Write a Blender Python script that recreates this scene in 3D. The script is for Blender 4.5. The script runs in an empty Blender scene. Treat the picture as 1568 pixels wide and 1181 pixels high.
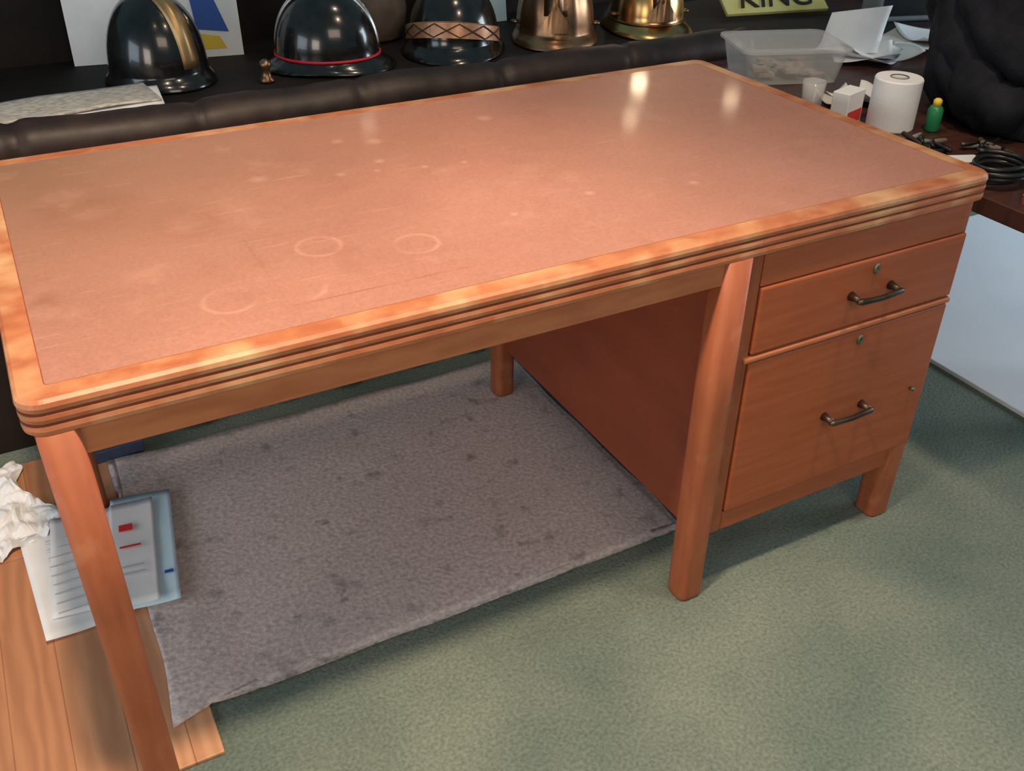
import bpy, bmesh, math, random
from mathutils import Vector, Matrix, noise
random.seed(7)
scene=bpy.context.scene
scene.view_settings.view_transform='Standard'
D=bpy.data

# ---------------------------------------------------------------- materials
def mat(name,c1,c2=None,rough=.5,metal=0.,nscale=20,stretch=(1,1,1),detail=4,lo=.35,hi=.65,bump=0.,bscale=None,coat=0.,ior=1.5,alpha=1.,trans=0.,emit=None,estr=0.,sheen=0.,spec=.5,wear=None):
    m=D.materials.new(name); m.use_nodes=True; nt=m.node_tree; N=nt.nodes; Lk=nt.links
    b=N['Principled BSDF']
    b.inputs['Base Color'].default_value=(*c1,1); b.inputs['Roughness'].default_value=rough
    b.inputs['Metallic'].default_value=metal; b.inputs['IOR'].default_value=ior
    b.inputs['Coat Weight'].default_value=coat; b.inputs['Alpha'].default_value=alpha
    b.inputs['Transmission Weight'].default_value=trans; b.inputs['Specular IOR Level'].default_value=spec
    b.inputs['Sheen Weight'].default_value=sheen
    if emit: b.inputs['Emission Color'].default_value=(*emit,1); b.inputs['Emission Strength'].default_value=estr
    tc=N.new('ShaderNodeTexCoord'); mp=N.new('ShaderNodeMapping'); mp.inputs['Scale'].default_value=stretch
    Lk.new(tc.outputs['Object'],mp.inputs['Vector'])
    ns=N.new('ShaderNodeTexNoise'); ns.inputs['Scale'].default_value=nscale; ns.inputs['Detail'].default_value=detail
    Lk.new(mp.outputs[0],ns.inputs['Vector'])
    if c2:
        cr=N.new('ShaderNodeValToRGB'); cr.color_ramp.elements[0].position=lo; cr.color_ramp.elements[1].position=hi
        cr.color_ramp.elements[0].color=(*c1,1); cr.color_ramp.elements[1].color=(*c2,1)
        Lk.new(ns.outputs['Fac'],cr.inputs[0]); out=cr.outputs[0]
        for (wc,ws,wl,wh,wa) in (wear or ()):
            wn=N.new('ShaderNodeTexNoise'); wn.inputs['Scale'].default_value=ws; wn.inputs['Detail'].default_value=5; Lk.new(tc.outputs['Object'],wn.inputs['Vector'])
            wr=N.new('ShaderNodeMapRange'); Lk.new(wn.outputs['Fac'],wr.inputs[0]); wr.inputs[1].default_value=wl; wr.inputs[2].default_value=wh; wr.inputs[3].default_value=0; wr.inputs[4].default_value=wa
            mx=N.new('ShaderNodeMixRGB'); Lk.new(wr.outputs[0],mx.inputs[0]); Lk.new(out,mx.inputs[1]); mx.inputs[2].default_value=(*wc,1); out=mx.outputs[0]
        Lk.new(out,b.inputs['Base Color'])
    if bump:
        n2=N.new('ShaderNodeTexNoise'); n2.inputs['Scale'].default_value=bscale or nscale; n2.inputs['Detail'].default_value=3
        Lk.new(mp.outputs[0],n2.inputs['Vector'])
        bp=N.new('ShaderNodeBump'); bp.inputs['Strength'].default_value=bump; bp.inputs['Distance'].default_value=.004
        Lk.new(n2.outputs['Fac'],bp.inputs['Height']); Lk.new(bp.outputs[0],b.inputs['Normal'])
    return m

M={}
W1=((.60,.30,.15),16,.58,.72,.22); W2=((.16,.05,.025),11,.64,.74,.5)
M['wood']=mat('desk_wood',(.40,.125,.048),(.50,.172,.07),rough=.5,nscale=9,stretch=(1.2,6,6),detail=6,bump=.03)
M['woodv']=mat('desk_wood_vertical',(.32,.085,.033),(.40,.115,.045),rough=.55,nscale=7,stretch=(6,6,1.0),detail=6,bump=.03,wear=(W1,W2))
M['trim']=mat('desk_edge_wood',(.41,.125,.052),(.51,.185,.080),rough=.42,nscale=14,stretch=(1.5,3,5),detail=6,coat=.15,wear=(((.74,.48,.25),9,.46,.66,.65),((.30,.09,.04),19,.64,.74,.3)))
M['groove']=mat('desk_groove',(.26,.075,.033),(.36,.10,.045),rough=.5)
M['drawer']=mat('drawer_veneer',(.36,.085,.027),(.41,.105,.035),rough=.5,nscale=7,stretch=(1,6,14),detail=6)
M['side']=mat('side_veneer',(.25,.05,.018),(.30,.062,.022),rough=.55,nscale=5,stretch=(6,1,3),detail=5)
M['dark']=mat('dark_gap',(.02,.008,.005),rough=.8)
M['bronze']=mat('bronze_metal',(.08,.055,.04),(.15,.11,.08),rough=.4,metal=.9,nscale=30)
M['steel']=mat('green_patina_steel',(.22,.22,.16),(.14,.17,.12),rough=.45,metal=.8,nscale=60)
M['black_gloss']=mat('black_lacquer',(.006,.006,.006),(.016,.013,.011),rough=.20,nscale=30,coat=.4)
M['black_leather']=mat('dark_leather',(.014,.007,.006),(.030,.016,.013),rough=.48,nscale=12,bump=.10,bscale=60,spec=.4)
M['brass']=mat('brass',(.70,.43,.17),(.50,.27,.10),rough=.25,metal=1.,nscale=18)
M['combbrass']=mat('comb_brass',(.55,.36,.17),(.40,.24,.10),rough=.38,metal=.75,nscale=18)
M['oldbrass']=mat('aged_bronze',(.38,.22,.12),(.20,.10,.05),rough=.34,metal=.9,nscale=14)
M['silver']=mat('silver_edging',(.6,.6,.58),rough=.3,metal=1.)
M['copper']=mat('copper_band',(.60,.32,.19),(.42,.20,.11),rough=.4,metal=.5,nscale=40)
M['red']=mat('red_piping',(.6,.02,.04),rough=.5)
M['paper']=mat('white_paper',(.78,.79,.81),(.88,.88,.89),rough=.7,nscale=8)
M['news']=mat('newsprint',(.36,.33,.30),(.60,.57,.53),rough=.8,nscale=60,stretch=(1,3,1),lo=.4,hi=.6)
M['cream']=mat('crumpled_kraft',(.62,.56,.50),(.76,.71,.66),rough=.8,nscale=12)
M['ltblue']=mat('pale_blue_paper',(.60,.82,.98),(.66,.86,.98),rough=.7)
M['blue']=mat('blue_print',(.03,.10,.40),rough=.6)
M['yellow']=mat('yellow_print',(.85,.62,.05),(.8,.55,.05),rough=.5)
M['signy']=mat('pale_yellow_sign',(.80,.72,.30),(.74,.62,.2),rough=.5)
M['redp']=mat('red_print',(.7,.04,.04),rough=.6)
M['greenp']=mat('green_plastic',(.02,.22,.09),rough=.35)
M['plastic']=mat('clear_plastic',(.80,.82,.84),rough=.12,alpha=.38,ior=1.4)
M['lid']=mat('plastic_contents',(.35,.22,.16),(.6,.55,.5),rough=.6,nscale=40)
M['table']=mat('dark_table_top',(.05,.02,.016),(.09,.035,.026),rough=.35,nscale=6,stretch=(1,8,1))
M['console']=mat('dark_console_wood',(.008,.005,.004),(.018,.010,.007),rough=.7,nscale=6,spec=.3)
M['cloth']=mat('black_jacket_cloth',(.006,.007,.011),(.014,.015,.022),rough=.9,nscale=20,bump=.3,bscale=200,spec=.3)
M['skirt']=mat('brown_cloth',(.03,.012,.006),(.07,.03,.014),rough=.85,nscale=18)
M['tray']=mat('red_brown_tray',(.22,.05,.03),(.32,.09,.05),rough=.4)
M['ink']=mat('dark_ink',(.03,.02,.01),rough=.6)
M['print']=mat('faint_grey_print',(.52,.52,.56),rough=.7)
M['blackp']=mat('black_plastic',(.012,.012,.013),rough=.35)
M['greyp']=mat('grey_plastic',(.25,.27,.28),rough=.4)
M['board']=mat('pale_board',(.78,.82,.86),(.84,.87,.90),rough=.55,nscale=3)
M['wall']=mat('wall_paint_dark',(.035,.02,.015),(.05,.03,.02),rough=.8,nscale=3)
M['card']=mat('card_brown',(.20,.15,.12),(.14,.1,.08),rough=.7)
M['bluebox']=mat('slate_blue_card',(.05,.07,.13),(.07,.10,.17),rough=.6)

def laminate():
    m=D.materials.new('salmon_laminate'); m.use_nodes=True; nt=m.node_tree; N=nt.nodes; L=nt.links; b=N['Principled BSDF']
    tc=N.new('ShaderNodeTexCoord')
    n=N.new('ShaderNodeTexNoise'); n.inputs['Scale'].default_value=2.6; n.inputs['Detail'].default_value=6; L.new(tc.outputs['Object'],n.inputs['Vector'])
    r=N.new('ShaderNodeValToRGB'); r.color_ramp.elements[0].position=.3; r.color_ramp.elements[1].position=.7
    r.color_ramp.elements[0].color=(.40,.180,.130,1); r.color_ramp.elements[1].color=(.49,.230,.170,1); L.new(n.outputs['Fac'],r.inputs[0])
    f=N.new('ShaderNodeTexNoise'); f.inputs['Scale'].default_value=240; L.new(tc.outputs['Object'],f.inputs['Vector'])
    mx=N.new('ShaderNodeMixRGB'); mx.blend_type='OVERLAY'; mx.inputs[0].default_value=.22; L.new(r.outputs[0],mx.inputs[1]); L.new(f.outputs['Fac'],mx.inputs[2])
    cur=mx.outputs[0]
    wob=N.new('ShaderNodeTexNoise'); wob.inputs['Scale'].default_value=11; L.new(tc.outputs['Object'],wob.inputs['Vector'])
    def math_(op,a,bv=None,b2=None):
        k=N.new('ShaderNodeMath'); k.operation=op
        L.new(a,k.inputs[0])
        if b2 is not None: L.new(b2,k.inputs[1])
        elif bv is not None: k.inputs[1].default_value=bv
        return k.outputs[0]
    def rng(a,lo,hi,o0,o1):
        k=N.new('ShaderNodeMapRange'); L.new(a,k.inputs[0]); k.inputs[1].default_value=lo; k.inputs[2].default_value=hi; k.inputs[3].default_value=o0; k.inputs[4].default_value=o1; return k.outputs[0]
    patch=rng(wob.outputs['Fac'],.42,.62,0,1)
    def blend(fac,col):
        nonlocal cur
        q=N.new('ShaderNodeMixRGB'); L.new(fac,q.inputs[0]); L.new(cur,q.inputs[1]); q.inputs[2].default_value=(*col,1); cur=q.outputs[0]
    def mark(x,y,rad,w,col,amt,patchy=True):
        d=N.new('ShaderNodeVectorMath'); d.operation='DISTANCE'; L.new(tc.outputs['Object'],d.inputs[0]); d.inputs[1].default_value=(x,y,.76)
        out=rng(math_('ABSOLUTE',math_('SUBTRACT',d.outputs['Value'],rad)),0,w,amt,0)
        if patchy: out=math_('MULTIPLY',out,b2=patch)
        blend(out,col)
    lt=(.80,.46,.35); dk=(.28,.09,.05)
    for x,y,rr in ((.425,.245,.032),(.554,.19,.032),(.825,.06,.030),(.36,.13,.034),(.27,.14,.034),(.80,.10,.033)): mark(x,y,rr,.0055,lt,.28)
    for x,y,w in ((.63,.53,.012),(.55,.50,.011),(.61,.49,.008),(.69,.47,.009),(.76,.46,.008),(1.06,.20,.012),(.73,.22,.009),(.66,.63,.02),(.42,.54,.02),(.60,.66,.014),(.9,.66,.02),(.88,.24,.012)): mark(x,y,0,w,lt,.42,False)
    mark(.15,.52,.05,.05,dk,.28,False); mark(.27,.42,.04,.06,dk,.22,False); mark(.31,.14,0,.03,dk,.4); mark(.06,.25,0,.03,dk,.6); mark(.13,.60,.06,.05,dk,.22)
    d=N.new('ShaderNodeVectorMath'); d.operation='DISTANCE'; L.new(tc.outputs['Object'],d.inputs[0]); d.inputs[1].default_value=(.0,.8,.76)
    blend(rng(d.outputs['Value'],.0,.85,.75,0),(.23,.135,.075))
    s2=N.new('ShaderNodeTexNoise'); s2.inputs['Scale'].default_value=6; s2.inputs['Detail'].default_value=8; s2.inputs['Roughness'].default_value=.7; L.new(tc.outputs['Object'],s2.inputs['Vector'])
    blend(rng(s2.outputs['Fac'],.56,.70,0,.15),lt); blend(rng(s2.outputs['Fac'],.42,.30,0,.2),dk)
    sp=N.new('ShaderNodeSeparateXYZ'); L.new(tc.outputs['Object'],sp.inputs[0])
    p2=rng(patch,0,1,.4,1)
    def line(ax,pos,c,half,amt):
        a=rng(math_('ABSOLUTE',math_('SUBTRACT',sp.outputs[ax],pos)),0,.003,amt,0)
        k=rng(math_('ABSOLUTE',math_('SUBTRACT',sp.outputs[1-ax],c)),half,half+.015,1,0)
        blend(math_('MULTIPLY',math_('MULTIPLY',a,b2=k),b2=p2),dk)
    line(1,.088,.46,.12,.7); line(0,.335,.20,.11,.35); line(1,.31,.40,.06,.22)
    for rz,lo in ((.35,.63),(-.9,.65),(1.4,.65)):
        mp=N.new('ShaderNodeMapping'); mp.inputs['Scale'].default_value=(3,60,1); mp.inputs['Rotation'].default_value=(0,0,rz); L.new(tc.outputs['Object'],mp.inputs[0])
        sc=N.new('ShaderNodeTexNoise'); sc.inputs['Scale'].default_value=3; sc.inputs['Detail'].default_value=5; L.new(mp.outputs[0],sc.inputs[0])
        blend(rng(sc.outputs['Fac'],lo,lo+.12,0,.2),lt)
    L.new(cur,b.inputs['Base Color'])
    L.new(rng(n.outputs['Fac'],.3,.7,.42,.52),b.inputs['Roughness'])
    b.inputs['Coat Weight'].default_value=.15; b.inputs['Coat Roughness'].default_value=.09
    return m
M['lam']=laminate()

def floor_mats():
    m=D.materials.new('green_carpet'); m.use_nodes=True; nt=m.node_tree; N=nt.nodes; L=nt.links; b=N['Principled BSDF']
    tc=N.new('ShaderNodeTexCoord')
    a=N.new('ShaderNodeTexNoise'); a.inputs['Scale'].default_value=3.2; a.inputs['Detail'].default_value=6; L.new(tc.outputs['Object'],a.inputs[0])
    c=N.new('ShaderNodeTexNoise'); c.inputs['Scale'].default_value=150; c.inputs['Detail'].default_value=3; L.new(tc.outputs['Object'],c.inputs[0])
    r=N.new('ShaderNodeValToRGB'); r.color_ramp.elements[0].position=.32; r.color_ramp.elements[1].position=.68
    r.color_ramp.elements[0].color=(.125,.168,.143,1); r.color_ramp.elements[1].color=(.205,.238,.195,1); L.new(a.outputs['Fac'],r.inputs[0])
    mx=N.new('ShaderNodeMixRGB'); mx.blend_type='OVERLAY'; mx.inputs[0].default_value=.6; L.new(r.outputs[0],mx.inputs[1]); L.new(c.outputs['Fac'],mx.inputs[2])
    L.new(mx.outputs[0],b.inputs['Base Color']); b.inputs['Roughness'].default_value=.95; b.inputs['Specular IOR Level'].default_value=.2
    bp=N.new('ShaderNodeBump'); bp.inputs['Strength'].default_value=.5; bp.inputs['Distance'].default_value=.005; L.new(c.outputs['Fac'],bp.inputs['Height']); L.new(bp.outputs[0],b.inputs['Normal'])
    M['carpet']=m
    m=D.materials.new('felt_rug'); m.use_nodes=True; nt=m.node_tree; N=nt.nodes; L=nt.links; b=N['Principled BSDF']
    tc=N.new('ShaderNodeTexCoord')
    a=N.new('ShaderNodeTexNoise'); a.inputs['Scale'].default_value=110; a.inputs['Detail'].default_value=4; L.new(tc.outputs['Object'],a.inputs[0])
    r=N.new('ShaderNodeValToRGB'); e=r.color_ramp.elements; e[0].position=.30; e[1].position=.68; e[0].color=(.46,.38,.37,1); e[1].color=(.74,.63,.61,1); L.new(a.outputs['Fac'],r.inputs[0])
    c=N.new('ShaderNodeTexNoise'); c.inputs['Scale'].default_value=20; c.inputs['Detail'].default_value=6; L.new(tc.outputs['Object'],c.inputs[0])
    r2=N.new('ShaderNodeValToRGB'); e=r2.color_ramp.elements; e[0].position=.27; e[1].position=.41; e[0].color=(.55,.55,.57,1); e[1].color=(1,1,1,1); L.new(c.outputs['Fac'],r2.inputs[0])
    mx=N.new('ShaderNodeMixRGB'); mx.blend_type='MULTIPLY'; mx.inputs[0].default_value=1; L.new(r.outputs[0],mx.inputs[1]); L.new(r2.outputs[0],mx.inputs[2])
    L.new(mx.outputs[0],b.inputs['Base Color']); b.inputs['Roughness'].default_value=.95
    bp=N.new('ShaderNodeBump'); bp.inputs['Strength'].default_value=.4; bp.inputs['Distance'].default_value=.004; L.new(a.outputs['Fac'],bp.inputs['Height']); L.new(bp.outputs[0],b.inputs['Normal'])
    M['rug']=m
    m=D.materials.new('orange_wood_planks'); m.use_nodes=True; nt=m.node_tree; N=nt.nodes; L=nt.links; b=N['Principled BSDF']
    tc=N.new('ShaderNodeTexCoord'); mp=N.new('ShaderNodeMapping'); mp.inputs['Rotation'].default_value=(0,0,math.radians(90)); L.new(tc.outputs['Object'],mp.inputs[0])
    br=N.new('ShaderNodeTexBrick'); L.new(mp.outputs[0],br.inputs[0]); br.inputs['Scale'].default_value=1; br.inputs['Brick Width'].default_value=1.4; br.inputs['Row Height'].default_value=.085
    br.inputs['Mortar Size'].default_value=.001; br.inputs['Color1'].default_value=(.64,.34,.19,1); br.inputs['Color2'].default_value=(.50,.22,.11,1); br.inputs['Mortar'].default_value=(.36,.15,.07,1)
    m2=N.new('ShaderNodeMapping'); m2.inputs['Scale'].default_value=(9,1.4,1); L.new(tc.outputs['Object'],m2.inputs[0])
    g=N.new('ShaderNodeTexWave'); g.wave_type='BANDS'; g.bands_direction='X'; g.inputs['Scale'].default_value=1.2; g.inputs['Distortion'].default_value=14; g.inputs['Detail'].default_value=4; g.inputs['Detail Scale'].default_value=.9; L.new(m2.outputs[0],g.inputs[0])
    mx=N.new('ShaderNodeMixRGB'); mx.blend_type='OVERLAY'; mx.inputs[0].default_value=.12; L.new(br.outputs['Color'],mx.inputs[1]); L.new(g.outputs['Fac'],mx.inputs[2])
    L.new(mx.outputs[0],b.inputs['Base Color']); b.inputs['Roughness'].default_value=.4
    M['planks']=m
floor_mats()

# ---------------------------------------------------------------- geometry helpers
def link(o): scene.collection.objects.link(o); return o
def root(name,loc=(0,0,0),rz=0):
    e=D.objects.new(name,None); e.empty_display_size=.05; e.location=loc; e.rotation_euler=(0,0,rz); return link(e)
def mk(name,bm,mats,parent=None,loc=(0,0,0),rot=(0,0,0),smooth=False,bevel=0,subsurf=0,solid=0):
    me=D.meshes.new(name); bmesh.ops.recalc_face_normals(bm,faces=bm.faces[:]); bm.to_mesh(me); bm.free()
    for m in (mats if isinstance(mats,(list,tuple)) else [mats]): me.materials.append(M[m])
    if smooth:
        for p in me.polygons: p.use_smooth=True
    o=link(D.objects.new(name,me)); o.location=loc; o.rotation_euler=rot
    if parent: o.parent=parent
    if solid: md=o.modifiers.new('s','SOLIDIFY'); md.thickness=solid; md.offset=0
    if bevel: md=o.modifiers.new('b','BEVEL'); md.width=bevel; md.segments=3; md.limit_method='ANGLE'
    if subsurf: md=o.modifiers.new('ss','SUBSURF'); md.levels=subsurf; md.render_levels=subsurf
    return o
def addbox(bm,x0,x1,y0,y1,z0,z1,mi=0):
    v=[bm.verts.new((x,y,z)) for z in (z0,z1) for y in (y0,y1) for x in (x0,x1)]
    for f in ((0,1,3,2),(4,5,7,6),(0,1,5,4),(2,3,7,6),(0,2,6,4),(1,3,7,5)):
        bm.faces.new([v[i] for i in f]).material_index=mi
def box(name,x0,x1,y0,y1,z0,z1,m,parent=None,bevel=.002,**k):
    bm=bmesh.new(); addbox(bm,x0,x1,y0,y1,z0,z1); return mk(name,bm,m,parent,bevel=bevel,**k)
def rings(bm,rs,cap0=True,cap1=True,mis=None,closed=True):
    vs=[[bm.verts.new(p) for p in r] for r in rs]; n=len(rs[0])
    for i in range(len(vs)-1):
        for j in range(n if closed else n-1):
            f=bm.faces.new((vs[i][j],vs[i][(j+1)%n],vs[i+1][(j+1)%n],vs[i+1][j]))
            if mis: f.material_index=mis[i]
    if cap0: bm.faces.new(vs[0][::-1]).material_index=(mis[0] if mis else 0)
    if cap1: bm.faces.new(vs[-1]).material_index=(mis[-1] if mis else 0)
    return vs
def rrect(x0,x1,y0,y1,r,z,seg=8):
    P=[]
    for cx_,cy_,a0 in ((x1-r,y1-r,0),(x0+r,y1-r,90),(x0+r,y0+r,180),(x1-r,y0+r,270)):
        for i in range(seg+1):
            a=math.radians(a0+90*i/seg); P.append((cx_+r*math.cos(a),cy_+r*math.sin(a),z))
    return P
def revolve(bm,prof,n=40,c=(0,0,0),sx=1,sy=1,cap0=True,cap1=True,mis=None):
    rs=[[(c[0]+sx*r*math.cos(2*math.pi*j/n),c[1]+sy*r*math.sin(2*math.pi*j/n),c[2]+z) for j in range(n)] for r,z in prof]
    return rings(bm,rs,cap0,cap1,mis)
def tube(bm,pts,r,n=12,mi=0):
    pts=[Vector(p) for p in pts]; rs=[]
    for i,p in enumerate(pts):
        t=(pts[min(i+1,len(pts)-1)]-pts[max(i-1,0)]).normalized()
        a=Vector((0,0,1)) if abs(t.z)<.9 else Vector((1,0,0)); u=t.cross(a).normalized(); w=t.cross(u)
        rr=r[i] if isinstance(r,(list,tuple)) else r
        rs.append([p+u*rr*math.cos(2*math.pi*k/n)+w*rr*math.sin(2*math.pi*k/n) for k in range(n)])
    rings(bm,rs,mis=[mi]*(len(rs)))
def grid(nx,ny,fn,bm=None):
    bm=bm or bmesh.new(); v=[[bm.verts.new(fn(i/nx,j/ny)) for i in range(nx+1)] for j in range(ny+1)]
    for j in range(ny):
        for i in range(nx): bm.faces.new((v[j][i],v[j][i+1],v[j+1][i+1],v[j+1][i]))
    return bm
def nz(x,y,z=0,s=1): return noise.noise(Vector((x*s,y*s,z*s)))

# ---------------------------------------------------------------- room
box('floor',-2.5,5,-2.6,4.2,-.05,0,'carpet',bevel=0)
box('wall_back',-2.5,5,4.2,4.3,0,2.5,'wall',bevel=0)
box('wall_right',5,5.1,-2.6,4.3,0,2.5,'wall',bevel=0)
box('wood_floor_section',-2.0,.13,.07,1.03,0.0,.008,'planks',bevel=.002)
def rugf(u,v):
    y=.15+v*.79; x=.07+u*1.04+(.03*v if u==0 else 0)
    if v==0: y+=.058*min(1,u*5)*(1-u*.75)+.022*u+.004*nz(u*6,0,3)
    x+=.010*nz(0,y,3,5)*(1 if u in(0,1) else 0)
    if v==1: y+=.012*nz(x,0,8,4)
    z=.0125 if x<.135 else .0125-.007*min(1,(x-.135)/.08)
    return (x,y,z+.001*nz(x,y,0,9))
mk('felt_rug',grid(60,40,rugf),'rug',solid=.006,smooth=True)

# ---------------------------------------------------------------- desk
L_,W_,H_=1.555,.834,.76
desk=root('office_desk')
def slab():
    bm=bmesh.new()
    seq=[(-.02,.7135),(-.004,.7135),(-.001,.7155),(-.0002,.721),(-.001,.7265),(-.005,.728),(-.005,.7293),(-.001,.7310),(-.0002,.736),(-.001,.7410),(-.005,.7425),(-.005,.7438),(-.001,.7455),(0,.751),(-.0015,.7565),(-.006,.760),(-.034,.7603),(-.0343,.7599),(-.0350,.7599),(-.0353,.7603)]
    rs=[]
    for off,z in seq:
        r=max(.03+off,.006) if off>-.03 else .006
        rs.append(rrect(-off,L_+off,-off,W_+off,r,z))
    mi=[0]*len(seq)
    for i,(a,b) in enumerate(zip(seq,seq[1:])):
        if a[0]==b[0]==-.005: mi[i]=1; mi[i-1]=1
    for i in (16,17,18): mi[i]=1
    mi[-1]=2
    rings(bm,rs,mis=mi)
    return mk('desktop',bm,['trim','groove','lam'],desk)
slab()
def leg(name,cx_,cy_,z0,z1,r0=.027,r1=.032):
    bm=bmesh.new(); rs=[]
    for t in (0,.008,.02,.1,.3,.6,1):
        z=z0+(z1-z0)*t; r=r0+(r1-r0)*t
        if t==0: r*=.93
        rs.append(rrect(cx_-r,cx_+r,cy_-r,cy_+r,r*.6,z,8))
    rings(bm,rs); return mk(name,bm,'woodv',desk,smooth=True)
leg('leg_front_left',.035,.024,0,.7145,.0235,.0245)
leg('leg_back_left',.040,.794,.0085,.714,.025,.027)
leg('leg_front_middle',1.006,.023,0,.7145,.0265,.027)
leg('leg_back_middle',1.012,.794,.0085,.714,.025,.027)
leg('leg_front_right',1.512,.036,0,.3,.027,.029)
leg('leg_back_right',1.512,.794,0,.3,.027,.029)
AZ=.674
box('apron_front',.055,1.01,.008,.028,AZ,.7136,'wood',desk)
box('apron_left',.015,.035,.05,.78,AZ,.7136,'wood',desk)
box('apron_back',.06,1.01,.795,.815,AZ,.7136,'wood',desk)
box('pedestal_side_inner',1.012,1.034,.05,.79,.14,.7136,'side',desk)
box('pedestal_side_outer',1.520,1.543,.018,.815,.14,.7136,'wood',desk,bevel=.006)
box('pedestal_back',1.03,1.53,.79,.81,.142,.7136,'wood',desk)
box('pedestal_bottom',1.03,1.53,.052,.80,.144,.16,'wood',desk)
box('pedestal_stile',1.026,1.062,.012,.05,.141,.7136,'woodv',desk)
box('pedestal_cavity',1.063,1.519,.0455,.0505,.187,.70,'dark',desk,bevel=0)
box('pedestal_top_rail',1.0625,1.5195,.010,.045,.652,.7136,'drawer',desk)
box('pedestal_bottom_rail',1.0625,1.5195,.012,.049,.14,.184,'drawer',desk,bevel=.004)
def drawer(name,x0,x1,z0,z1):
    bm=bmesh.new()
    def rr(o,y): return [(p[0],y,p[1]) for p in rrect(x0+o,x1-o,z0+o,z1-o,.003,0,3)]
    rings(bm,[rr(0,.045),rr(0,.0095),rr(.0015,.0078),rr(.004,.0070)])
    return mk(name,bm,'drawer',desk)
drawer('drawer_front_upper',1.064,1.532,.526,.650)
drawer('drawer_front_lower',1.064,1.532,.187,.508)
box('drawer_divider_lip',1.05,1.535,.005,.04,.511,.522,'wood',desk,bevel=.004)
def handle(name,z,xc=1.315):
    bm=bmesh.new(); w=.046
    for s in (-1,1): tube(bm,[(xc+s*w,.008,z),(xc+s*w,-.004,z),(xc+s*w,-.016,z)],[.009,.006,.0055],14)
    tube(bm,[(xc-w-.008,-.017,z),(xc-w,-.018,z),(xc-w*.5,-.0185,z-.002),(xc,-.019,z-.003),(xc+w*.5,-.0185,z-.002),(xc+w,-.018,z),(xc+w+.008,-.017,z)],[.003,.006,.005,.005,.005,.006,.003],14)
    return mk(name,bm,'bronze',desk,smooth=True)
handle('handle_upper',.588); handle('handle_lower',.338)
def lock(name,x,z):
    bm=bmesh.new()
    rs=[[(x+sx*math.cos(2*math.pi*j/24)*.006,y-.003,z+sx*math.sin(2*math.pi*j/24)*.010) for j in range(24)] for sx,y in ((1,.0105),(1,.0075),(.8,.0055),(.35,.0055),(.3,.007))]
    rings(bm,rs); mk(name,bm,'steel',desk,smooth=False)
lock('lock_upper',1.315,.630); lock('lock_lower',1.315,.490)
bm=bmesh.new(); tube(bm,[(1.490,.0095,.335),(1.490,.001,.335),(1.490,-.002,.335)],[.003,.003,.0045],12); mk('small_knob',bm,'steel',desk,smooth=True)

# ---------------------------------------------------------------- console behind desk with padded roll
con=root('leather_padded_console')
cx0,cx1=-1.1,1.93
box('top',cx0,cx1,1.10,1.78,.64,.68,'console',con)
box('front_panel',cx0+.02,cx1-.02,1.10,1.13,.0,.64,'console',con)
box('back_panel',cx0,cx1,1.78,1.83,.0,.98,'console',con)
box('side_left',cx0,cx0+.03,1.13,1.78,0,.64,'console',con)
box('side_right',cx1-.03,cx1,1.13,1.78,0,.64,'console',con)
bm=bmesh.new(); pts=[];rad=[]
n=260
for i in range(n+1):
    x=cx0+(cx1-cx0)*i/n; seam=min(abs(((x+10)%.36)-.0),abs(((x+10)%.36)-.36))
    pts.append((x,1.105,.687+.007*nz(x,0,0,4))); rad.append((.02 if i in(0,n) else .052)-.007*math.exp(-(seam/.014)**2)+.006*nz(x,5,0,7)+.0015*nz(x,9,0,30))
tube(bm,pts,rad,24); mk('padded_roll',bm,'black_leather',con,smooth=True)
def skf(u,v):
    x=.06+u*1.4; z=.012+v*.34
    ruff=.03*(1-v)*math.sin(x*34+2*nz(x,0,0,3))+.015*nz(x,z,0,6)
    return (x,1.02+ruff*.8+.03*v,z+(1-v)*.018*(1+math.sin(x*17)))
mk('brown_cloth_drape',grid(160,14,skf),'skirt',smooth=True,solid=.004)

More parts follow.
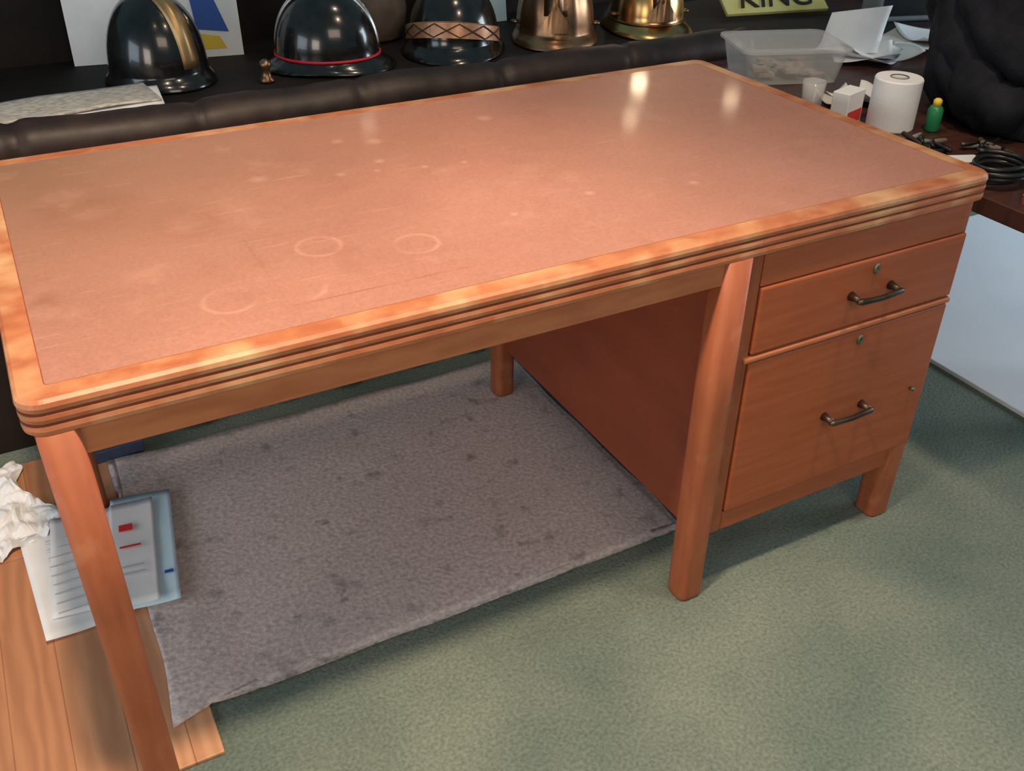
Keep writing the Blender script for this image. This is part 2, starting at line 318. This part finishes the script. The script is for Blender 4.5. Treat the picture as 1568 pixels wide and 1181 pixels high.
# ---------------------------------------------------------------- helmets
def helmet(name,x,y,rz,shell,crest,w=.125,l=.15,h=.17,brim=.03,comb_h=.02,comb_w=.012,band=None,badge=None,flute=0,full=False):
    r=root(name,(x,y,.6815),rz)
    bm=bmesh.new(); N=72
    def ring(k,z,ext=0,drop=0):
        P=[]
        for j in range(N):
            a=2*math.pi*j/N; c,s=math.cos(a),math.sin(a)
            e=ext*(.45+.75*abs(s)**1.5); fl=1+flute*.5*math.cos(12*a)*min(1,(1-k)*3+.3) if flute else 1
            P.append(((w*k*fl+e)*c,(l*k*fl+e)*s,z+drop*abs(s)))
        return P
    rs=[ring(.97,.022),ring(1,.006,brim*.95,-.004),ring(1,.004,brim,-.004),ring(1,.008,brim,-.004),ring(1,.018,brim*.55),ring(1,.028,brim*.1),ring(1.005,.034)]
    for i in range(1,13):
        t=i/13*math.pi/2; k=math.cos(t)**.85; rs.append(ring(max(k,.02),.034+(h-.034)*math.sin(t)))
    rs.append(ring(.01,h))
    rings(bm,rs); mk('shell',bm,shell,r,smooth=True)
    if comb_h:
        bm=bmesh.new(); rs=[]
        a0,a1=(.03,.94) if full else (.10,.80)
        for i in range(0,29):
            t=math.pi*(a0+a1*i/28); cy=-(l)*math.copysign(abs(math.cos(t))**(.85 if full else 1),math.cos(t)); cz=.034+(h-.034)*math.sin(t)
            nrm=Vector((0,-math.cos(t)/l,math.sin(t)/(h-.034))).normalized(); hh=comb_h*(.35+.65*math.sin(math.pi*i/28)**.6)
            b=Vector((0,cy*(.99 if full else .97),cz-.004)); P=[]
            for ww,q in ((-comb_w*1.6,0),(-comb_w*.8,.35),(-comb_w*.5,.85),(0,1),(comb_w*.5,.85),(comb_w*.8,.35),(comb_w*1.6,0)):
                P.append(b+nrm*(hh*q+.003)+Vector((ww,0,0)))
            rs.append(P)
        rings(bm,rs); mk('comb',bm,crest,r,smooth=True)
    if band:
        bm=bmesh.new(); N2=64; z0,z1=.030,.036
        rs=[ [((w*1.012+o)*math.cos(2*math.pi*j/N2),(l*1.012+o)*math.sin(2*math.pi*j/N2),z) for j in range(N2)] for o,z in ((0,z0),(.004,z0),(.004,z1),(0,z1))]
        rings(bm,rs,False,False); mk('band',bm,band,r,smooth=True)
    kk_=lambda z: math.cos(math.asin(min(1,max(0,(z-.034)/(h-.034)))))**.85
    if badge=='strap':
        bm=bmesh.new(); rs=[]
        for i in range(33):
            a=math.radians(190+160*i/32); z=.048+.032*math.sin(math.pi*i/32); P=[]
            for o,dz in ((0,-.020),(.006,-.018),(.006,.018),(0,.020)):
                k=kk_(z+dz); P.append(((w*k*1.03+o)*math.cos(a),(l*k*1.03+o)*math.sin(a),z+dz))
            rs.append(P)
        rings(bm,rs); mk('front_strap',bm,'copper',r,smooth=False)
        bm=bmesh.new()
        for i in range(5):
            for sgn in (-1,1):
                pts=[]
                for q in range(7):
                    a=math.radians(191+31.5*(i+q/6)); z=.048+.032*math.sin(math.pi*(a-math.radians(190))/math.radians(160))+sgn*(-.016+.032*q/6)
                    k=kk_(z); pts.append(((w*k*1.03+.007)*math.cos(a),(l*k*1.03+.007)*math.sin(a),z))
                tube(bm,pts,.0015,6)
        mk('strap_stitching',bm,'ink',r)
    if badge=='plate':
        bm=bmesh.new(); rs=[]
        for i in range(9):
            a=math.radians(250+5*i); c=1-abs(i-4)/4.6; P=[]
            for o,z in ((.004,.045),(.014,.045),(.012,.05+.07*c),(.002,.05+.07*c)):
                k=kk_(z); P.append(((w*k*1.02+o)*math.cos(a),(l*k*1.02+o)*math.sin(a),z))
            rs.append(P)
        rings(bm,rs); mk('front_plate',bm,crest,r,smooth=False)
        bm=bmesh.new()
        for s in (-1,1): revolve(bm,[(.0,0),(.012,.001),(.013,.006),(.004,.010),(.001,.010)],16,(s*(w+.004),-.02,.045))
        mk('side_rosettes',bm,crest,r,smooth=True)
    return r
helmet('firefighter_helmet',.44,1.50,math.radians(28),'black_gloss','combbrass',w=.112,l=.122,h=.205,brim=.018,comb_h=.008,comb_w=.015,full=True)
helmet('firefighter_helmet',.85,1.45,math.radians(62),'black_gloss','silver',w=.112,l=.13,h=.185,brim=.036,comb_h=.008,comb_w=.009,band='red',full=True)
helmet('firefighter_helmet',1.205,1.45,math.radians(-32),'black_gloss','oldbrass',w=.12,l=.135,h=.18,brim=.036,comb_h=.006,comb_w=.008,badge='strap')
helmet('bronze_fire_helmet',1.51,1.43,math.radians(-30),'oldbrass','oldbrass',w=.108,l=.125,h=.21,brim=.028,comb_h=.03,comb_w=.02,flute=.06,badge='plate')
helmet('brass_fire_helmet',1.815,1.42,math.radians(-15),'brass','oldbrass',w=.105,l=.12,h=.19,brim=.040,comb_h=.03,comb_w=.016,badge='plate',band='oldbrass')

bm=bmesh.new()
addbox(bm,-.21,.21,0,.004,0,.34,0)
def tri(pts,mi):
    v=[bm.verts.new((x,-.0012,z)) for x,z in pts]; bm.faces.new(v).material_index=mi
tri([(.10,.07),(.18,.06),(.15,.15),(.09,.19)],1); tri([(.09,.02),(.17,.02),(.155,.05),(.10,.06)],2); tri([(.075,.03),(.09,.03),(.10,.06),(.085,.08)],3)
tri([(.04,.22),(.06,.20),(.10,.25),(.03,.28)],1)
mk('illustrated_poster',bm,['paper','blue','yellow','redp','greyp'],loc=(.475,1.68,.681),rot=(math.radians(-8),0,math.radians(-10)))
box('pale_blue_card',-.06,.06,0,.003,0,.25,'ltblue',loc=(1.43,1.68,.681),rot=(math.radians(-8),0,0))
bm=bmesh.new(); revolve(bm,[(.07,0),(.085,.01),(.095,.08),(.08,.17),(.05,.21),(.03,.22)],32); mk('brown_ceramic_jar',bm,'card',smooth=True,loc=(1.06,1.67,.681))
nr=root('newspaper_stack')
for k in range(6):
    ox,oy,a=random.uniform(-.03,.03),random.uniform(-.008,.008),random.uniform(-.10,.10)
    def nf(u,v,k=k): 
        x=(u-.5)*.46; y=(v-.5)*.15
        return (x,y,.006*k+.005*nz(x,y,k,8)+.006)
    mk('newspaper_%d'%(k+1),grid(24,10,nf),'paper' if k in (2,4) else 'news',nr,loc=(.17+ox,1.26+oy,.683),rot=(0,0,a),solid=.004,smooth=True)
sn=root('small_figurine',(.665,1.37,.681))
bm=bmesh.new(); revolve(bm,[(.018,0),(.02,.004),(.012,.012),(.010,.03),(.015,.038),(.013,.048),(.004,.054)],20); mk('figure',bm,'oldbrass',sn,smooth=True)

# ---------------------------------------------------------------- right work table
tb=root('work_table')
box('top',1.63,2.75,-.06,1.04,.645,.68,'table',tb)
for i,(x,y) in enumerate(((2.25,.02),(2.25,.96),(2.69,.02),(2.69,.96))): box('leg_%d'%(i+1),x,x+.045,y-.02,y+.025,.0125,.645,'table',tb)
sb=root('sideboard')
box('top',1.98,3.6,1.12,1.75,.62,.66,'console',sb); box('body',2.0,3.58,1.15,1.75,0,.62,'console',sb); box('plinth_trim',1.98,3.6,1.13,1.15,.0,.07,'console',sb)
box('foam_board',2.10,4.1,-.5,1.02,.0005,.012,'board',bevel=.002)
TZ=.6805
cb=root('clear_storage_box',(1.84,.86,TZ),math.radians(-20))
bm=bmesh.new()
rings(bm,[rrect(-.115,.115,-.085,.085,.02,.0),rrect(-.13,.13,-.10,.10,.025,.075),rrect(-.14,.14,-.11,.11,.03,.078),rrect(-.14,.14,-.11,.11,.03,.084),rrect(-.12,.12,-.09,.09,.02,.087)])
mk('container',bm,'plastic',cb,smooth=False)
bm=bmesh.new()
for i in range(14):
    x,y=random.uniform(-.08,.08),random.uniform(-.05,.05); addbox(bm,x-.02,x+.02,y-.015,y+.015,.004+.002*i,.012+.002*i)
mk('contents',bm,'lid',cb)
pr=root('paper_towel_roll',(1.775,.435,TZ))
bm=bmesh.new(); revolve(bm,[(.020,.001),(.048,0),(.050,.003),(.050,.105),(.048,.108),(.020,.108),(.018,.104),(.018,.004)],40,cap0=False,cap1=False); mk('paper',bm,'paper',pr,smooth=False)
bm=bmesh.new(); revolve(bm,[(.0178,.001),(.0195,.001),(.0195,.109),(.0178,.109)],32,cap0=False,cap1=False); mk('cardboard_core',bm,'card',pr)
mb=root('small_carton',(1.70,.495,TZ),.3); box('carton',-.035,.035,-.02,.02,0,.075,'paper',mb); box('red_label',-.03,.03,-.0208,-.0202,.008,.035,'redp',mb,bevel=0)
bt=root('glue_bottle',(1.838,.375,TZ)); bm=bmesh.new(); revolve(bm,[(.014,0),(.016,.004),(.016,.046),(.012,.053),(.006,.056)],24); mk('body',bm,'greenp',bt,smooth=True)
bm=bmesh.new(); revolve(bm,[(.009,.055),(.009,.066),(.005,.070)],20); mk('cap',bm,'yellow',bt,smooth=True)
gl=root('glass_tumbler',(1.72,.62,TZ)); bm=bmesh.new(); revolve(bm,[(.022,0),(.027,.06),(.025,.06),(.020,.006)],28,cap1=True); mk('glass',bm,'plastic',gl,smooth=True)
def sheet(name,x,y,z,w,h,rz,curl=.02,m='paper',seed=0,rx=0,parent=None):
    def f(u,v): 
        a=(u-.5)*w; b=(v-.5)*h
        return (a,b,curl*((u-.5)**2*4)*(.5+.5*math.sin(seed+v*3))+.004*nz(a,b,seed,9)+.004)
    return mk(name,grid(14,14,f),m,parent,loc=(x,y,z),rot=(rx,0,rz),smooth=True,solid=.0008)
pp=root('loose_papers')
for i,(x,y,w,h,a) in enumerate(((2.13,.90,.17,.22,.5),(2.2,.90,.19,.20,-.4),(2.13,.87,.15,.16,.9),(2.34,.92,.19,.18,.2),(2.45,.91,.18,.18,1.2))):
    sheet('sheet_%d'%(i+1),x,y,TZ+.003*i,w,h,a,.03,'paper' if i!=3 else 'cream',i,parent=pp)
def cur(u,v):
    t=v*1.2; return ((u-.5)*.16+.05*v,.10*math.sin(t)-.03,.004+.13*(1-math.cos(t))+.02*u*v)
mk('curled_sheet',grid(10,16,cur),'paper',pp,loc=(2.12,.93,TZ+.01),rot=(0,0,-.5),smooth=True,solid=.0008)
rp=root('crumpled_receipts')
for i,(x,y,w,h,a) in enumerate(((1.86,.62,.1,.10,.2),(1.80,.62,.08,.09,-.3),(1.86,.57,.09,.07,.7))):
    sheet('receipt_%d'%(i+1),x,y,TZ+.003*i,w,h,a,.03,'paper' if i!=1 else 'cream',i+3,parent=rp)
cl=root('pens_and_tools')
for i in range(36):
    x=random.uniform(1.80,1.85); y=random.uniform(.07,.28)
    if i<10: x=random.uniform(1.69,1.77); y=random.uniform(.26,.34)
    a=random.uniform(0,3.14); l=random.uniform(.02,.04); bm=bmesh.new()
    tube(bm,[(-l,0,.006),(-l*.9,0,.006),(0,0,.006),(l*.85,0,.006),(l,0,.006)],[.002,.0045,.0055,.005,.0015],10)
    mk('tool_%d'%(i+1),bm,random.choice(['blackp','blackp','blackp','steel','greyp','card','bronze','ink']),cl,loc=(x,y,TZ+.001+.006*(i%3)),rot=(0,0,a),smooth=True)
box('white_card',-.03,.03,-.02,.02,0,.012,'paper',loc=(1.735,.20,TZ),rot=(0,0,-.4))
ct=root('black_cable_coil',(1.71,.105,TZ)); bm=bmesh.new()
tube(bm,[((.05+.006*math.sin(t*.9))*math.cos(t),(.045+.008*math.cos(t*.7))*math.sin(t),.008+.0016*t/1.2) for t in [k*.3 for k in range(90)]],.0055,8); mk('cable',bm,'blackp',ct,smooth=True)
tr=root('reddish_wooden_tray',(1.76,-.02,TZ)); bm=bmesh.new(); rings(bm,[rrect(-.1,.1,-.035,.035,.01,0),rrect(-.1,.1,-.035,.035,.01,.016),rrect(-.094,.094,-.029,.029,.006,.016),rrect(-.094,.094,-.029,.029,.006,.004)]); mk('tray',bm,'tray',tr)

sg=root('yellow_lettered_sign',(2.34,1.44,.672)); sg.rotation_euler=(math.radians(-58),0,math.radians(-12))
box('board',-.18,.18,-.006,.006,0,.13,'signy',sg)
cu=D.curves.new('t','FONT'); cu.body='KING'; cu.size=.11; cu.extrude=.002; cu.align_x='CENTER'; cu.shear=.3
to=D.objects.new('tmp',cu); link(to); bpy.context.view_layer.update()
me=D.meshes.new_from_object(to.evaluated_get(bpy.context.evaluated_depsgraph_get())); D.objects.remove(to)
me.materials.clear(); me.materials.append(M['ink']); lo=link(D.objects.new('lettering',me)); lo.parent=sg; lo.location=(0,-.0085,.02); lo.rotation_euler=(math.radians(90),0,0)
bk=root('row_of_books',(3.0,1.52,.6605),math.radians(-20)); x=-.25; k=0
while x<.25:
    w=random.uniform(.015,.035); h=random.uniform(.16,.23); bm=bmesh.new(); addbox(bm,x,x+w-.001,-.07,.07,0,h)
    k+=1; mk('book_%d'%k,bm,random.choice(['blue','redp','greyp','card','blackp','cream','console']),bk,bevel=.002); x+=w
rb=root('grey_radio',(2.66,1.25,.6605),-.3); box('body',-.1,.1,-.05,.05,0,.12,'greyp',rb,bevel=.01); box('grille',-.08,.08,-.052,-.0505,.02,.1,'blackp',rb,bevel=0)

# ---------------------------------------------------------------- jacket heap
jk=root('black_jacket',(2.255,.35,TZ))
bm=bmesh.new(); bmesh.ops.create_icosphere(bm,subdivisions=6,radius=1)
for v in bm.verts:
    p=v.co.copy(); f=1+.14*nz(p.x,p.y,p.z,1.5)+.26*abs(nz(p.x*1.2,p.y*1.0-p.z,p.z*.5,2.2))-.07*abs(nz(p.x+p.z,p.y,p.z*.5,4))
    v.co=Vector((p.x*.35*f,p.y*.33*f,max(0.002,.22+p.z*.34*f)))
mk('torso',bm,'cloth',jk,smooth=True)
for i,(pts) in enumerate(([(-.08,.2,.44),(-.24,.16,.34),(-.32,.08,.20),(-.345,-.02,.09),(-.33,-.12,.05)],[(0,-.20,.34),(-.12,-.27,.2),(-.24,-.27,.07),(-.32,-.22,.055)])):
    bm=bmesh.new(); P=[];R=[]
    for k in range(len(pts)-1):
        for q in range(8):
            t=q/8; P.append(Vector(pts[k]).lerp(Vector(pts[k+1]),t)); R.append((.076-.03*(k+t)/(len(pts)-1))*(1+.12*math.sin(9*(k+t))+.06*math.sin(21*(k+t))))
    P.append(Vector(pts[-1])); R.append(.03)
    P=[p if p.z>r else Vector((p.x,p.y,r)) for p,r in zip(P,R)]
    tube(bm,P,R,24); mk('sleeve_%d'%(i+1),bm,'cloth',jk,smooth=True)

# ---------------------------------------------------------------- things on floor, left
lt=root('letters_and_envelopes')
sheet('letter_1',-.015,.60,.010,.18,.32,.06,.006,'paper',2,parent=lt)
sheet('letter_2',.015,.62,.017,.16,.29,-.10,.006,'paper',5,parent=lt)
sheet('pale_blue_envelope',.105,.60,.024,.12,.34,-.14,.004,'ltblue',1,parent=lt)
sheet('white_flyer',.085,.59,.030,.085,.31,-.14,.004,'paper',3,parent=lt)
for k,(px_,py_,w_,h_,m_) in enumerate(((.083,.66,.013,.010,'redp'),(.082,.60,.02,.0025,'redp'),(.076,.54,.022,.002,'print'),(.074,.52,.022,.002,'print'),(.135,.50,.008,.004,'blue'))):
    box('print_%d'%(k+1),-w_,w_,-h_,h_,0,.001,m_,lt,bevel=0,loc=(px_,py_,.0385 if k<4 else .033),rot=(0,0,-.14))
for k in range(9): box('text_line_%d'%(k+1),-.045,.045,-.001,.001,0,.0006,'print',lt,bevel=0,loc=(-.022,.49+.027*k,.0245),rot=(0,0,-.02))
# rumpled torn wrapping paper, flat on the wood floor
def wrap(u,v):
    a=(u-.5)*.24; b=(v-.5)*.30
    e=.03*nz(u*3,v*3,1,1.5)
    h=.03*abs(nz(u,v,4,4))+.02*abs(nz(u,v,9,9))+.002
    return (a+e+.02*nz(v*5,0,u),b+.03*nz(u*5,2,v),h)
mk('rumpled_wrapping_paper',grid(40,46,wrap),'paper',loc=(-.18,.86,.0085),rot=(0,0,.3),solid=.0012)
fb=root('slate_blue_folder',(.13,.97,.0085),.05); box('folder',-.08,.04,-.02,.02,0,.03,'bluebox',fb,bevel=.003)

# ---------------------------------------------------------------- lights
def point(name,loc,e,col,r=.05):
    l=D.lights.new(name,'POINT'); l.energy=e; l.color=col; l.shadow_soft_size=r; o=link(D.objects.new(name,l)); o.location=loc; return o
def aim(o,loc,tgt):
    o.location=loc; d=Vector(tgt)-Vector(loc); o.rotation_euler=d.to_track_quat('-Z','Y').to_euler()
def spot(name,loc,tgt,e,col,size=80,r=.05,blend=.6):
    l=D.lights.new(name,'SPOT'); l.energy=e; l.color=col; l.shadow_soft_size=r; l.spot_size=math.radians(size); l.spot_blend=blend
    o=link(D.objects.new(name,l)); aim(o,loc,tgt); return o
def area(name,loc,tgt,e,col,sx,sy):
    l=D.lights.new(name,'AREA'); l.shape='RECTANGLE'; l.size=sx; l.size_y=sy; l.energy=e; l.color=col
    o=link(D.objects.new(name,l)); aim(o,loc,tgt); return o
warm=(1,.76,.54)
spot('downlight_left',(.15,-.27,2.4),(.05,.1,0),165,warm,80,.07)
spot('downlight_right',(1.25,-.27,2.4),(1.0,.05,0),62,(1,.74,.50),90,.07)
spot('downlight_far',(1.2,.75,2.4),(1.3,.9,0),18,warm,110)
area('added_fill_front',(.5,-2.2,2.2),(.9,0,.4),18,(1,.78,.60),1.6,.8)  # soft fill added behind the camera to brighten the desk fronts, no real panel
area('added_fill_front_left',(-1.9,-1.3,1.1),(.9,.1,.45),20,(1,.86,.74),1.0,.9)  # low warm fill, added to lift the legs' shaded left faces, no window
point('lamp_bulb_a',(2.89,2.93,1.52),4,(1,.78,.5),.04)
point('lamp_bulb_b',(3.265,2.673,1.58),1.3,(1,.78,.5),.04)
point('lamp_bulb_c',(2.77,2.81,1.646),1.0,(1,.78,.5),.04)
point('lamp_bulb_d',(1.64,3.39,1.68),.4,(1,.85,.65),.04)
area('window_light_right',(4.7,-.3,1.3),(2.6,.3,0.2),64,(.78,.89,1),1.4,1.2)
area('window_light_left',(-2.2,.5,1.0),(.1,.6,.0),14,(.74,.86,1),1.2,1.0)
w=D.worlds.new('world'); scene.world=w; w.use_nodes=True; bg=w.node_tree.nodes['Background']; bg.inputs[0].default_value=(.42,.80,.96,1); bg.inputs[1].default_value=.22

# ---------------------------------------------------------------- camera
q=[0.06543, -1.00806, 1.35703, 0.49598, 0.57918, 0.0104, 1.4814]
yaw,pitch,roll=q[3:6]
f=Vector((math.sin(yaw)*math.cos(pitch),math.cos(yaw)*math.cos(pitch),-math.sin(pitch)))
r=Vector((math.cos(yaw),-math.sin(yaw),0)); u=r.cross(f)
r2=r*math.cos(roll)+u*math.sin(roll); u2=-r*math.sin(roll)+u*math.cos(roll)
cam=D.cameras.new('camera'); co=link(D.objects.new('camera',cam)); cam.sensor_width=36; cam.lens=36*1481.4/1568
mt=Matrix((r2,u2,-f)).transposed().to_4x4(); mt.translation=Vector(q[:3]); co.matrix_world=mt
scene.camera=co
